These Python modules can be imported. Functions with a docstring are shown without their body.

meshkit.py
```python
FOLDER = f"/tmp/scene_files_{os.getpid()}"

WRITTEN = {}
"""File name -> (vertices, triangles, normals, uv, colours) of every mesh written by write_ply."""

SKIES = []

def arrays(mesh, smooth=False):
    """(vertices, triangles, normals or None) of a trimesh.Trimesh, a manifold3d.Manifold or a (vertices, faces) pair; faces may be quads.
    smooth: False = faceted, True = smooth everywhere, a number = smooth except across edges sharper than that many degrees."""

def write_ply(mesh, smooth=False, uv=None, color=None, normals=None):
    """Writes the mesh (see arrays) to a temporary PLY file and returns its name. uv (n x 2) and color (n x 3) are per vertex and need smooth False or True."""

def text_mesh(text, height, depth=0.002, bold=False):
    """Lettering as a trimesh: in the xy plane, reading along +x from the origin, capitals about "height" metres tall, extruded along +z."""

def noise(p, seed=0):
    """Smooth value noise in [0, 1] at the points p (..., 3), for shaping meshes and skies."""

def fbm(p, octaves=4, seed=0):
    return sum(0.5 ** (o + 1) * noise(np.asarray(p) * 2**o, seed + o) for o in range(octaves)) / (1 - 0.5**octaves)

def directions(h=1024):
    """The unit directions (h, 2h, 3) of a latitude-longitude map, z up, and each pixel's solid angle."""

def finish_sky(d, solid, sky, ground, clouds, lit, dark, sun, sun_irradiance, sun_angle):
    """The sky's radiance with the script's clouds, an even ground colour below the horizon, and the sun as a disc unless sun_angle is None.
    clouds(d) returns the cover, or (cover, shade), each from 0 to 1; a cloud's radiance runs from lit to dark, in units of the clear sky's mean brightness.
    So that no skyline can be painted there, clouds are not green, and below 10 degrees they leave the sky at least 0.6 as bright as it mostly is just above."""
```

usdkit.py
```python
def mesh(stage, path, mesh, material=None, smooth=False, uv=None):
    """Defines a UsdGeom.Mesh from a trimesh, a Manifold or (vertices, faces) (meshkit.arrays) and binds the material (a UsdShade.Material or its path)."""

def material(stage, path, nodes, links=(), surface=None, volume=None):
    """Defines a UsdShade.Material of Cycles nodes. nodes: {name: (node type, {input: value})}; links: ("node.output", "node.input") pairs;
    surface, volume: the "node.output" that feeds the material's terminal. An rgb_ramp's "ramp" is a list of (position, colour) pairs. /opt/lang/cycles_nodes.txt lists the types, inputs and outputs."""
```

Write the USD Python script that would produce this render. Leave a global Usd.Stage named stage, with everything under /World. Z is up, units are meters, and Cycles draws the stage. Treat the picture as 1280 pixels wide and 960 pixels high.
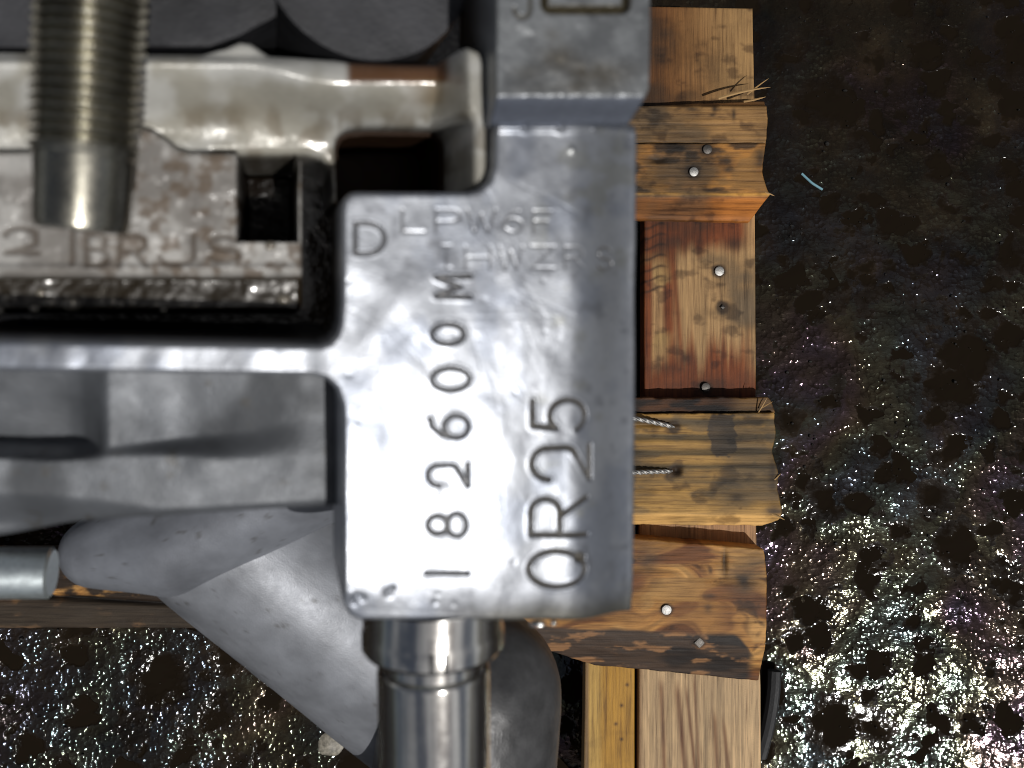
import math, numpy as np, trimesh, shapely, usdkit, meshkit
from shapely.geometry import Polygon, LineString, MultiLineString, Point
from scipy.spatial import Delaunay, cKDTree
from scipy.interpolate import PchipInterpolator
import manifold3d as m3
from pxr import Usd, UsdGeom, UsdLux, UsdShade, Gf, Sdf, Vt

stage = Usd.Stage.CreateInMemory()
UsdGeom.SetStageUpAxis(stage, UsdGeom.Tokens.z)
UsdGeom.SetStageMetersPerUnit(stage, 1.0)
UsdGeom.Xform.Define(stage, '/World')
rng = np.random.default_rng(7)

# ------------------------------------------------------------------ camera, sky, sun, exposure
CAM_H, FPX = 0.80, 1100.0                       # camera height, focal length in pixels of a 1280 px wide picture
cam = UsdGeom.Camera.Define(stage, '/World/camera')
cam.CreateHorizontalApertureAttr(36.0)
cam.CreateVerticalApertureAttr(27.0)
cam.CreateFocalLengthAttr(36.0 * FPX / 1280)
cam.CreateFStopAttr(14.5)
cam.CreateFocusDistanceAttr(0.70)
cam.CreateClippingRangeAttr((0.02, 1000.0))
cam.CreateExposureAttr(-0.9)
cam.AddTranslateOp().Set((0, 0, CAM_H))

SUN = np.array([0.40, -0.45, 1.0]); SUN /= np.linalg.norm(SUN)
dome = UsdLux.DomeLight.Define(stage, '/World/sky')
skym = usdkit.material(stage, '/World/Looks/sky_look', {
    's': ('sky_texture', {'sky_type': 'single_scattering', 'sun_disc': False, 'aerosol_density': 2.5, 'sun_elevation': float(math.asin(SUN[2])),
                          'sun_rotation': float(math.atan2(SUN[0], SUN[1]))}),
    # unseen broken cloud added over the blue, to vary reflections in metal
    'tc': ('texture_coordinate', {}), 'n': ('noise_texture', {'scale': 2.6, 'detail': 6, 'roughness': 0.55}), 'f': ('rgb_ramp', {'ramp': [(0.46, (0, 0, 0)), (0.66, (1, 1, 1))]}),
    'h': ('hsv', {'saturation': 0.12, 'value': 2.4}), 'd': ('hsv', {'saturation': 0.75, 'value': 0.75}), 'm': ('mix', {'mix_type': 'mix'}),
    'b': ('background_shader', {'strength': 0.05})}, [('tc.generated', 'n.vector'), ('n.fac', 'f.fac'), ('s.color', 'h.color'), ('s.color', 'd.color'), ('d.color', 'm.color1'), ('h.color', 'm.color2'), ('f.color', 'm.fac'), ('m.color', 'b.color')], surface='b.background')
UsdShade.MaterialBindingAPI.Apply(dome.GetPrim()).Bind(skym)
dome.GetPrim().SetCustomDataByKey('kind', 'structure')
sun = UsdLux.DistantLight.Define(stage, '/World/sun')
sun.CreateIntensityAttr(1.1); sun.CreateAngleAttr(0.5); sun.CreateColorAttr((1.0, 0.975, 0.94))
sun.CreateNormalizeAttr(True)
zx = SUN; xx = np.cross([0, 0, 1.0], zx); xx /= np.linalg.norm(xx); yx = np.cross(zx, xx)
sun.AddTransformOp().Set(Gf.Matrix4d(*[float(q) for row in (np.r_[xx, 0], np.r_[yx, 0], np.r_[zx, 0], [0, 0, 0, 1]) for q in row]))

# ------------------------------------------------------------------ frames
C = np.array([0, 0, CAM_H])
def W(px, py, z):                               # the point of height z that stands at this spot of the photograph
    px, py = np.asarray(px, float), np.asarray(py, float)
    d = CAM_H - np.asarray(z, float)
    return np.stack([(px - 640) / FPX * d, (480 - py) / FPX * d, np.broadcast_to(z, d.shape) + 0 * px], -1)
EN = np.array([0.27, -0.13, 1.0]); EN /= np.linalg.norm(EN)      # the engine leans on the pallet
EO = W(610, 480, 0.60)
EU = np.array([1.0, 0, 0]) - EN[0] * EN; EU /= np.linalg.norm(EU)
EV = np.cross(EN, EU)
def L(px, py, w=0.0):                           # engine frame (u, v) of a spot of the photograph on the engine's plane w
    px, py = np.asarray(px, float), np.asarray(py, float)
    r = np.stack([(px - 640) / FPX, (480 - py) / FPX, -np.ones_like(px)], -1)
    t = ((EO + EN * w - C) @ EN) / (r @ EN)
    P = C + t[..., None] * r - EO
    return np.stack([P @ EU, P @ EV], -1)
def LPoly(pts, w=0.0):
    return Polygon(L(*np.array(pts, float).T, w))
def pix(xyw):                                   # back to the photograph's pixels, to place stains and letters
    P = toW(xyw); d = CAM_H - P[:, 2]
    return 640 + P[:, 0] / d * FPX, 480 - P[:, 1] / d * FPX
def toW(V):
    V = np.asarray(V, float)
    return EO + V[:, :1] * EU + V[:, 1:2] * EV + V[:, 2:3] * EN
fbm = meshkit.fbm
def fb(x, y, sx, sy, o=4, seed=0):
    return fbm(np.stack([np.asarray(x) / sx + 31.7 * seed + 500, np.asarray(y) / sy + 17.3 * seed + 500, 0 * np.asarray(x) + 3.3 * seed], -1), o, seed)
def sst(a, b, x):
    t = np.clip((x - a) / (b - a), 0, 1); return t * t * (3 - 2 * t)

# ------------------------------------------------------------------ stage helpers
BASE, used = {}, {}
def numbered(path):
    k = used.get(path, 0); used[path] = k + 1
    return path if k == 0 else f'{path}_{k:03d}'
def tag(prim, label=None, cat=None, group=None, kind=None):
    for k, v in (('label', label), ('category', cat), ('group', group), ('kind', kind)):
        if v: prim.SetCustomDataByKey(k, v)
def thing(name, base, label, cat, group=None):
    p = numbered('/World/' + name)
    x = UsdGeom.Xform.Define(stage, p); x.AddTranslateOp().Set(tuple(map(float, base)))
    BASE[p] = np.asarray(base, float); tag(x.GetPrim(), label, cat, group)
    return p
def part(parent, name, mesh, mat, smooth=35, label=None, col=None, attrs=None):
    """One mesh; its points are given in the world and stored from the base of its thing."""
    p = numbered(parent + '/' + name)
    root = '/'.join(p.split('/')[:3]); b = BASE.get(root, np.zeros(3))
    v, f = (mesh if isinstance(mesh, tuple) else meshkit.arrays(mesh)[:2])
    g = usdkit.mesh(stage, p, (np.asarray(v) - b, np.asarray(f)), mat, smooth=True if (col is not None or attrs) else smooth)
    api = UsdGeom.PrimvarsAPI(g)
    if col is not None:
        api.CreatePrimvar('tint', Sdf.ValueTypeNames.Color3fArray, 'vertex').Set(Vt.Vec3fArray.FromNumpy(np.asarray(col, np.float32)))
    for k, a in (attrs or {}).items():
        api.CreatePrimvar(k, Sdf.ValueTypeNames.FloatArray, 'vertex').Set(Vt.FloatArray.FromNumpy(np.asarray(a, np.float32)))
    if label: tag(g.GetPrim(), label)
    return p
def solo(name, mesh, mat, base, label, cat, group=None, smooth=35, kind=None):
    p = numbered('/World/' + name)
    v, f = (mesh if isinstance(mesh, tuple) else meshkit.arrays(mesh)[:2])
    g = usdkit.mesh(stage, p, (np.asarray(v) - base, f), mat, smooth=smooth)
    g.AddTranslateOp().Set(tuple(map(float, base)))
    tag(g.GetPrim(), label, cat, group, kind)

# ------------------------------------------------------------------ mesh helpers
def ring(line, step):
    n = max(8, int(line.length / step)); 
    return np.array([line.interpolate(k / n, normalized=True).coords[0] for k in range(n)])
def relief(poly, step, hfun, base, bevel=0.0, cap=False, skirt_rows=1):
    """A slab: its top is a fine sheet over poly with heights hfun(xy, distance to the rim), its sides go down to height base."""
    loops = [ring(poly.exterior, step)] + [ring(i, step) for i in poly.interiors]
    pts = list(loops); nb = sum(map(len, loops))
    if bevel:
        for q in (0.12, 0.3, 0.55, 0.85):
            inner = poly.buffer(-bevel * q)
            for g in getattr(inner, 'geoms', [inner]):
                if not g.is_empty: pts += [ring(g.exterior, step)] + [ring(i, step) for i in g.interiors]
    x0, y0, x1, y1 = poly.bounds
    gx, gy = np.meshgrid(np.arange(x0, x1, step), np.arange(y0, y1, step * 0.87))
    gx = gx + (np.arange(gx.shape[0]) % 2)[:, None] * step * 0.5
    g = np.stack([gx.ravel(), gy.ravel()], -1) + np.random.default_rng(1).normal(0, step * 0.06, (gx.size, 2))
    inner = poly.buffer(-max(bevel * 0.95, step * 0.55))
    shapely.prepare(inner); g = g[shapely.contains_xy(inner, g[:, 0], g[:, 1])]
    P = np.vstack(pts + [g])
    T = Delaunay(P).simplices
    c = P[T].mean(1); shapely.prepare(poly); T = T[shapely.contains_xy(poly, c[:, 0], c[:, 1])]
    a = P[T]; cr = (a[:, 1, 0] - a[:, 0, 0]) * (a[:, 2, 1] - a[:, 0, 1]) - (a[:, 1, 1] - a[:, 0, 1]) * (a[:, 2, 0] - a[:, 0, 0])
    T = np.where(cr[:, None] < 0, T[:, [0, 2, 1]], T)[np.abs(cr) > 1e-14]
    dense = np.vstack([ring(poly.exterior, step * 0.3)] + [ring(i, step * 0.3) for i in poly.interiors])
    dist = cKDTree(dense).query(P)[0]; dist[:nb] = 0
    h = hfun(P, dist)
    if bevel:
        t = np.clip(1 - dist / bevel, 0, 1); h = h - bevel * (1 - np.sqrt(np.clip(1 - t * t, 0, 1)))
    V, F = [np.c_[P, h]], [T]
    s, n = 0, len(P)
    for lp in loops:
        k = len(lp); top = np.arange(s, s + k); prev = top
        area = 0.5 * np.sum(lp[:, 0] * np.roll(lp[:, 1], -1) - lp[:, 1] * np.roll(lp[:, 0], -1))
        first = lp is loops[0]
        for r in range(1, skirt_rows + 1):
            hh = h[top] + (base - h[top]) * r / skirt_rows
            V.append(np.c_[lp, hh]); bot = np.arange(n, n + k); n += k
            A, B, Cc, D = prev, np.roll(prev, -1), np.roll(bot, -1), bot
            q = np.vstack([np.c_[A, D, Cc], np.c_[A, Cc, B]])
            if (area > 0) != first: q = q[:, ::-1]
            F.append(q); prev = bot
        s += k
    if cap:
        e = np.vstack(loops[0]); 
        T2 = T[(T < len(P)).all(1)]
        V.append(np.c_[P, np.full(len(P), base - 1e-5)]); F.append(T2[:, ::-1] + n)
    return np.vstack(V), np.vstack(F)
def tube(path, rad, sides=12, closed_ends=True):
    path = np.asarray(path, float); n = len(path); rad = np.broadcast_to(np.asarray(rad, float), (n,))
    tan = np.gradient(path, axis=0); tan /= np.linalg.norm(tan, axis=1, keepdims=True)
    ref = np.array([0.3, 0.2, 0.93]); V = []
    for p, t, r in zip(path, tan, rad):
        a = np.cross(t, ref); a /= np.linalg.norm(a); b = np.cross(t, a)
        th = np.linspace(0, 2 * np.pi, sides, endpoint=False)
        V.append(p + r * (np.cos(th)[:, None] * a + np.sin(th)[:, None] * b))
    V = np.vstack(V); F = []
    for i in range(n - 1):
        for k in range(sides):
            a, b = i * sides + k, i * sides + (k + 1) % sides
            F += [(a, b, b + sides), (a, b + sides, a + sides)]
    V = np.vstack([V, path[:1], path[-1:]])
    for k in range(sides):
        F += [(len(V) - 2, (k + 1) % sides, k), (len(V) - 1, (n - 1) * sides + k, (n - 1) * sides + (k + 1) % sides)]
    return V, np.array(F)
def lathe(profile, axis_o, axis_d, ref, sides=64):
    """Turns (along, radius) pairs about the axis."""
    d = axis_d / np.linalg.norm(axis_d); a = ref - (ref @ d) * d; a /= np.linalg.norm(a); b = np.cross(d, a)
    th = np.linspace(0, 2 * np.pi, sides, endpoint=False); V, F = [], []
    for s, r in profile:
        V.append(axis_o + s * d + r * (np.cos(th)[:, None] * a + np.sin(th)[:, None] * b))
    for i in range(len(profile) - 1):
        k = np.arange(sides); A, B = i * sides + k, i * sides + (k + 1) % sides
        F += [np.c_[A, B, B + sides], np.c_[A, B + sides, A + sides]]
    return np.vstack(V), np.vstack(F)
def sph(px, py, depth, rpx):
    r = rpx * depth / FPX
    return m3.Manifold.sphere(r, 160).translate(W(px, py, CAM_H - depth).tolist())
def hull(*s):
    return m3.Manifold.batch_hull(list(s))
def roughen(man, length, amp, scale, seed=0, taubin=0):
    man = man.refine_to_length(length)
    mm = man.to_mesh(); t = trimesh.Trimesh(mm.vert_properties[:, :3], mm.tri_verts, process=True)
    if taubin: trimesh.smoothing.filter_taubin(t, iterations=taubin)
    nv = t.vertex_normals
    t.vertices = t.vertices + nv * ((fbm(t.vertices / scale + 200, 4, seed) - 0.5) * 2 * amp)[:, None]
    return np.array(t.vertices), np.array(t.faces)
def prism(pts, w0, w1, wpix=None):              # px outline on the plane w1 (or wpix), from w0 to w1 of the engine frame, as a Manifold in the engine frame
    q = L(*np.array(pts, float).T, w1 if wpix is None else wpix)
    pg = Polygon(q); pg = shapely.geometry.polygon.orient(pg)
    return m3.CrossSection([np.array(pg.exterior.coords)[:-1].tolist()]).extrude(w1 - w0).translate([0, 0, w0])
def rounded(pts, r):
    p = Polygon(pts); return list(p.buffer(-r).buffer(2 * r).buffer(-r).exterior.coords)[:-1]

# ------------------------------------------------------------------ materials
def mat(name, nodes, links, surface='p.BSDF'):
    return usdkit.material(stage, '/World/Looks/' + name, nodes, links, surface=surface)
def metal(name, base, rough=(0.35, 0.5), metallic=0.9, scale=60, bump=0.0002, bscale=900, tinted=False, blotch=0.25, coat=0.0, spec=0.5):
    dark = [c * (1 - blotch) for c in base]
    N = {'tc': ('texture_coordinate', {}), 'n': ('noise_texture', {'scale': scale, 'detail': 6, 'roughness': 0.6}),
         'n2': ('noise_texture', {'scale': bscale, 'detail': 3}), 'n3': ('noise_texture', {'scale': scale * 5, 'detail': 5, 'roughness': 0.65}),
         'r': ('rgb_ramp', {'ramp': [(0.3, dark), (0.65, base)]}), 'mr': ('map_range', {'from_min': 0.3, 'from_max': 0.7, 'to_min': rough[0], 'to_max': rough[1]}),
         'b': ('bump', {'distance': bump, 'strength': 1.0}), 'p': ('principled_bsdf', {'metallic': metallic, 'coat_weight': coat, 'coat_roughness': 0.08, 'specular_ior_level': spec})}
    K = [('tc.object', 'n.vector'), ('tc.object', 'n2.vector'), ('tc.object', 'n3.vector'), ('n.fac', 'r.fac'), ('n3.fac', 'mr.value'), ('n2.fac', 'b.height'), ('b.normal', 'p.normal'), ('mr.result', 'p.roughness')]
    if tinted:
        N['a'] = ('attribute', {'attribute': 'tint'}); N['m'] = ('mix', {'mix_type': 'multiply', 'fac': 1.0})
        K += [('r.color', 'm.color1'), ('a.color', 'm.color2'), ('m.color', 'p.base_color')]
        N['g'] = ('attribute', {'attribute': 'grime_shade'})
        N['mm'] = ('math', {'math_type': 'multiply_add', 'value2': -metallic, 'value3': metallic}); K += [('g.fac', 'mm.value1'), ('mm.value', 'p.metallic')]
        N['gs'] = ('math', {'math_type': 'multiply_add', 'value2': -0.8 * spec, 'value3': spec}); K += [('g.fac', 'gs.value1'), ('gs.value', 'p.specular_ior_level')]
        N['gc'] = ('math', {'math_type': 'multiply_add', 'value2': -coat, 'value3': coat}); K += [('g.fac', 'gc.value1'), ('gc.value', 'p.coat_weight')]
    else:
        K += [('r.color', 'p.base_color')]
    return mat(name, N, K)
pad_m = metal('machined_aluminium', (0.30, 0.315, 0.345), (0.29, 0.40), 0.58, 70, 0.00003, 1500, tinted=True, blotch=0.12)
cast_m = metal('cast_aluminium', (0.30, 0.31, 0.33), (0.42, 0.52), 0.34, 45, 0.00009, 1300, tinted=True, blotch=0.3)
darkcast_m = metal('shaded_oily_casting', (0.048, 0.049, 0.056), (0.4, 0.6), 0.1, 28, 0.0001, 900, blotch=0.75)  # near-black base: oil on the rail wall, shade painted into the top castings
oil_m = metal('oily_channel', (0.030, 0.020, 0.011), (0.10, 0.22), 0.0, 80, 0.0006, 260, coat=0.5)
chrome_m = metal('polished_steel', (0.88, 0.86, 0.82), (0.08, 0.17), 1.0, 60, 0.00002, 200, blotch=0.2)
stud_m = metal('zinc_stud', (0.46, 0.44, 0.37), (0.22, 0.34), 1.0, 120, 0.00003, 1500, blotch=0.35)
stub_m = metal('pale_steel_pipe', (0.78, 0.86, 0.88), (0.30, 0.42), 0.85, 60, 0.00002, 900, blotch=0.15)
rubber_m = metal('dark_rubber', (0.022, 0.022, 0.024), (0.45, 0.7), 0.0, 60, 0.0002, 500)
nail_m = metal('bright_nail', (0.42, 0.41, 0.39), (0.35, 0.55), 0.8, 500, 0.00015, 2500, blotch=0.2)
oldnail_m = metal('dull_nail', (0.13, 0.12, 0.11), (0.4, 0.6), 0.9, 300, 0.0001, 2500)

def wood(name, axis, bump=0.0004):
    sc = (7, 170, 60) if axis == 'x' else (170, 7, 60)
    return mat(name, {'g': ('geometry', {}), 'm': ('mapping', {'scale': sc}), 'n': ('noise_texture', {'scale': 3.0, 'detail': 8, 'roughness': 0.65}),
        'r': ('rgb_ramp', {'ramp': [(0.28, (0.30, 0.25, 0.21)), (0.47, (0.86, 0.84, 0.82)), (0.72, (1.22, 1.2, 1.14))]}),
        'a': ('attribute', {'attribute': 'tint'}), 'x': ('mix', {'mix_type': 'multiply', 'fac': 1.0}),
        'n2': ('noise_texture', {'scale': 700, 'detail': 4}), 'ad': ('math', {'math_type': 'multiply_add', 'value2': 0.35}),
        'b': ('bump', {'distance': bump, 'strength': 0.9}), 'p': ('principled_bsdf', {'roughness': 0.62, 'specular_ior_level': 0.35})},
        [('g.position', 'm.vector'), ('m.vector', 'n.vector'), ('g.position', 'n2.vector'), ('n.fac', 'r.fac'), ('r.color', 'x.color1'), ('a.color', 'x.color2'), ('x.color', 'p.base_color'),
         ('n2.fac', 'ad.value1'), ('n.fac', 'ad.value3'), ('ad.value', 'b.height'), ('b.normal', 'p.normal')])
wood_x, wood_y = wood('wood_grain_across', 'x'), wood('wood_grain_along', 'y')
splinter_m = mat('splinter_wood', {'p': ('principled_bsdf', {'base_color': (0.50, 0.31, 0.13), 'roughness': 0.6})}, [])

ground_m = mat('wet_oily_asphalt', {
    'g': ('geometry', {}), 'sx': ('separate_xyz', {}),
    'v': ('voronoi_texture', {'feature': 'f1', 'scale': 235}), 'vp': ('math', {'math_type': 'power', 'value2': 2.0}),
    'sc': ('separate_color', {}), 'rm': ('math', {'math_type': 'multiply_add', 'value2': 2.2, 'value3': -0.2}), 'vr': ('math', {'math_type': 'multiply'}),
    'v2': ('voronoi_texture', {'feature': 'smooth_f1', 'scale': 75}), 'vp2': ('math', {'math_type': 'power', 'value2': 2.0}),
    'ms': ('mapping', {'scale': (0.55, 1.35, 1.0)}), 'nb': ('noise_texture', {'scale': 330, 'detail': 3, 'roughness': 0.6}), 'nr': ('noise_texture', {'scale': 62, 'detail': 3}),
    'nk': ('noise_texture', {'scale': 55, 'detail': 3}), 'kk': ('map_range', {'from_min': 0.35, 'from_max': 0.65, 'to_min': 0.45, 'to_max': 1.55, 'clamp': True}), 'vk': ('math', {'math_type': 'multiply'}),
    's1': ('math', {'math_type': 'multiply_add', 'value2': 2.0}), 's2': ('math', {'math_type': 'multiply_add', 'value2': 0.5}), 's3': ('math', {'math_type': 'multiply_add', 'value2': 0.9}),
    # damp round spots without any aggregate showing through: two sizes
    'nw': ('noise_texture', {'scale': 60, 'detail': 3}), 'wv': ('mix', {'mix_type': 'linear_light', 'fac': 0.017}),
    'p1': ('voronoi_texture', {'feature': 'f1', 'scale': 17}), 'c1': ('separate_color', {}), 'r1': ('math', {'math_type': 'multiply_add', 'value2': 0.36, 'value3': -0.04}), 'd1': ('math', {'math_type': 'subtract'}),
    'm1': ('map_range', {'range_type': 'smoothstep', 'from_min': -0.09, 'from_max': 0.20, 'clamp': True}),
    'p2': ('voronoi_texture', {'feature': 'f1', 'scale': 40}), 'c2': ('separate_color', {}), 'r2': ('math', {'math_type': 'multiply_add', 'value2': 0.62, 'value3': -0.10}), 'd2': ('math', {'math_type': 'subtract'}),
    'm2': ('map_range', {'range_type': 'smoothstep', 'from_min': -0.06, 'from_max': 0.18, 'clamp': True}),
    'mask': ('math', {'math_type': 'multiply'}), 'bs': ('math', {'math_type': 'multiply'}),
    'co': ('map_range', {'range_type': 'smoothstep', 'from_min': -0.12, 'from_max': -0.28, 'to_min': 1.0, 'to_max': 2.0, 'clamp': True}), 'bc': ('math', {'math_type': 'multiply'}),
    'b': ('bump', {'distance': 0.00031, 'strength': 1.0}),
    'nc': ('noise_texture', {'scale': 11, 'detail': 8, 'roughness': 0.7}), 'rc': ('rgb_ramp', {'ramp': [(0.3, (0.005, 0.0037, 0.0027)), (0.52, (0.014, 0.0095, 0.006)), (0.72, (0.036, 0.024, 0.013))]}),
    'mc': ('mix', {'mix_type': 'mix', 'color1': (0.0135, 0.0098, 0.0065)}),
    'nf': ('noise_texture', {'scale': 6, 'detail': 3, 'roughness': 0.5}), 'tf': ('map_range', {'from_min': 0.3, 'from_max': 0.7, 'to_min': 160.0, 'to_max': 430.0}),
    # the oil film varies in thickness and lies only where the aggregate stands out
    'mst': ('map_range', {'from_min': 0.97, 'from_max': 0.99, 'clamp': True}), 'tm': ('math', {'math_type': 'multiply'}),
    'sp': ('map_range', {'from_min': 0.35, 'from_max': 1.0, 'to_min': 0.0, 'to_max': 0.5, 'clamp': True}),
    'p': ('principled_bsdf', {'roughness': 0.09, 'ior': 1.40, 'thin_film_ior': 1.455})},
    [('g.position', x + '.vector') for x in ('v', 'v2', 'nw', 'nc', 'nf', 'sx')] +
    [('g.position', 'wv.color1'), ('nw.color', 'wv.color2'), ('wv.color', 'p1.vector'), ('wv.color', 'p2.vector'),
     ('v.distance', 'vp.value1'), ('v2.distance', 'vp2.value1'), ('vp2.value', 's1.value1'), ('v.color', 'sc.color'), ('sc.r', 'rm.value1'), ('vp.value', 'vr.value1'), ('rm.value', 'vr.value2'), ('vr.value', 'vk.value1'), ('kk.result', 'vk.value2'), ('g.position', 'nk.vector'), ('nk.fac', 'kk.value'), ('vk.value', 's1.value3'), ('g.position', 'ms.vector'), ('ms.vector', 'nb.vector'), ('ms.vector', 'nr.vector'),
     ('nb.fac', 's2.value1'), ('s1.value', 's2.value3'), ('nr.fac', 's3.value1'), ('s2.value', 's3.value3'),
     ('p1.color', 'c1.color'), ('c1.r', 'r1.value1'), ('p1.distance', 'd1.value1'), ('r1.value', 'd1.value2'), ('d1.value', 'm1.value'),
     ('p2.color', 'c2.color'), ('c2.g', 'r2.value1'), ('p2.distance', 'd2.value1'), ('r2.value', 'd2.value2'), ('d2.value', 'm2.value'),
     ('m1.result', 'mask.value1'), ('m2.result', 'mask.value2'), ('s3.value', 'bs.value1'), ('mask.value', 'bs.value2'),
     ('sx.x', 'co.value'), ('bs.value', 'bc.value1'), ('co.result', 'bc.value2'), ('bc.value', 'b.height'), ('b.normal', 'p.normal'),
     ('nc.fac', 'rc.fac'), ('rc.color', 'mc.color2'), ('mask.value', 'mc.fac'), ('mc.color', 'p.base_color'), ('nf.fac', 'tf.value'), ('tf.result', 'tm.value1'), ('mask.value', 'mst.value'), ('mst.result', 'tm.value2'), ('tm.value', 'p.thin_film_thickness'),
     ('mask.value', 'sp.value'), ('sp.result', 'p.specular_ior_level')])

# ------------------------------------------------------------------ ground
inner = np.arange(-0.66, 0.6601, 0.003)
outer = 0.66 + np.cumsum(0.003 * 1.25 ** np.arange(1, 36))
ax = np.r_[-outer[::-1], inner, outer]
X, Y = np.meshgrid(ax, ax)
Z = (fb(X, Y, 0.05, 0.05, 4, 3) - 0.5) * 0.004 + (fb(X, Y, 0.012, 0.012, 3, 5) - 0.5) * 0.0016
Z = Z * (np.maximum(abs(X), abs(Y)) < 0.7) + np.where(X < 0, 0.36, 0.05) * np.minimum(X ** 2, 0.49)
n = len(ax); i = (np.arange(n - 1)[:, None] * n + np.arange(n - 1)).ravel()
gF = np.vstack([np.c_[i, i + 1, i + n + 1], np.c_[i, i + n + 1, i + n]])
g = usdkit.mesh(stage, '/World/ground', (np.c_[X.ravel(), Y.ravel(), Z.ravel()], gF), ground_m, smooth=True)
tag(g.GetPrim(), 'dark wet asphalt with oily rainbow sheen and glints', None, None, 'structure')

# ------------------------------------------------------------------ pallet
pallet = thing('wooden_pallet', W(870, 480, 0.0), 'worn wooden pallet of stained boards under the engine on wet asphalt', 'pallet')
NAILS = [(867, 215), (884, 187), (899, 339), (882, 484), (903, 384), (833, 762), (874, 803), (843, 534), (843, 589)]
def dirt(c, x, y):                              # soaked-in oil and grey weathering
    a, b = fb(x, y, 70, 45, 5, 201), fb(x, y, 22, 14, 4, 202)
    c = c * (0.62 + 0.62 * sst(0.35, 0.62, a))[:, None]
    c = lerp(c, c * [0.42, 0.40, 0.40], 0.8 * sst(0.56, 0.70, b))
    return lerp(c, c.mean(1, keepdims=True) * [1.1, 1.0, 0.85], 0.35 * sst(0.5, 0.3, a))
def ringed(c, x, y):                            # rust and wet wood round each nail
    for kx, ky in NAILS:
        d = np.hypot(x - kx, (y - ky) * 1.1) + 5 * (fb(x, y, 7, 7, 3, 31) - .5)
        c = lerp(c, [0.05, 0.032, 0.02], 0.85 * sst(12, 6, d))
    return c
def lerp(a, b, t): return a + (np.asarray(b) - a) * np.clip(t, 0, 1)[:, None]
def board(name, pts, z, thick, mat_, colour, height=None, step=0.0011, ragged=0.0, label=None, seed=0, bevel=0.0012, soil=1.0):
    """A board whose top outline is given in pixels on the plane z; colour(px, py) and height(px, py) shape its own stains and relief."""
    pg = Polygon(W(*np.array(pts, float).T, z)[:, :2])
    if ragged:
        q = ring(pg.exterior, 0.002)
        q = q + np.stack([fb(q[:, 0], q[:, 1], 0.006, 0.006, 3, seed + 9) - 0.5, fb(q[:, 0], q[:, 1], 0.006, 0.006, 3, seed + 4) - 0.5], -1) * ragged
        pg = Polygon(q).buffer(0)
        if pg.geom_type != 'Polygon': pg = max(pg.geoms, key=lambda a: a.area)
    P = lambda xy: (640 + xy[:, 0] * FPX / (CAM_H - z), 480 - xy[:, 1] * FPX / (CAM_H - z))
    def h(xy, d):
        a = P(xy); k = (fb(a[0], a[1], 90, 90, 3, seed) - 0.5) * 0.002
        return z + k + (height(*a) if height else 0)
    V, F = relief(pg, step, h, z - thick, bevel=bevel, cap=True)
    return part(pallet, name, (V, F), mat_, col=np.clip(np.clip(ringed(lerp(colour(*P(V)), dirt(colour(*P(V)), *P(V)), soil + 0 * V[:, 0]), *P(V)), 0.004, 0.9) ** 1.16 * [1.0, 0.97, 0.90], 0.003, 0.9), label=label)
TAN, GREY, DARK = np.array([0.40, 0.235, 0.095]), np.array([0.20, 0.15, 0.095]), np.array([0.045, 0.034, 0.026])
def grain_x(x, y, s): return fb(x, y, 130, 2.6, 4, s)
def grain_y(x, y, s): return fb(x, y, 2.6, 130, 4, s)
ZD, ZR = 0.122, 0.100

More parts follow.
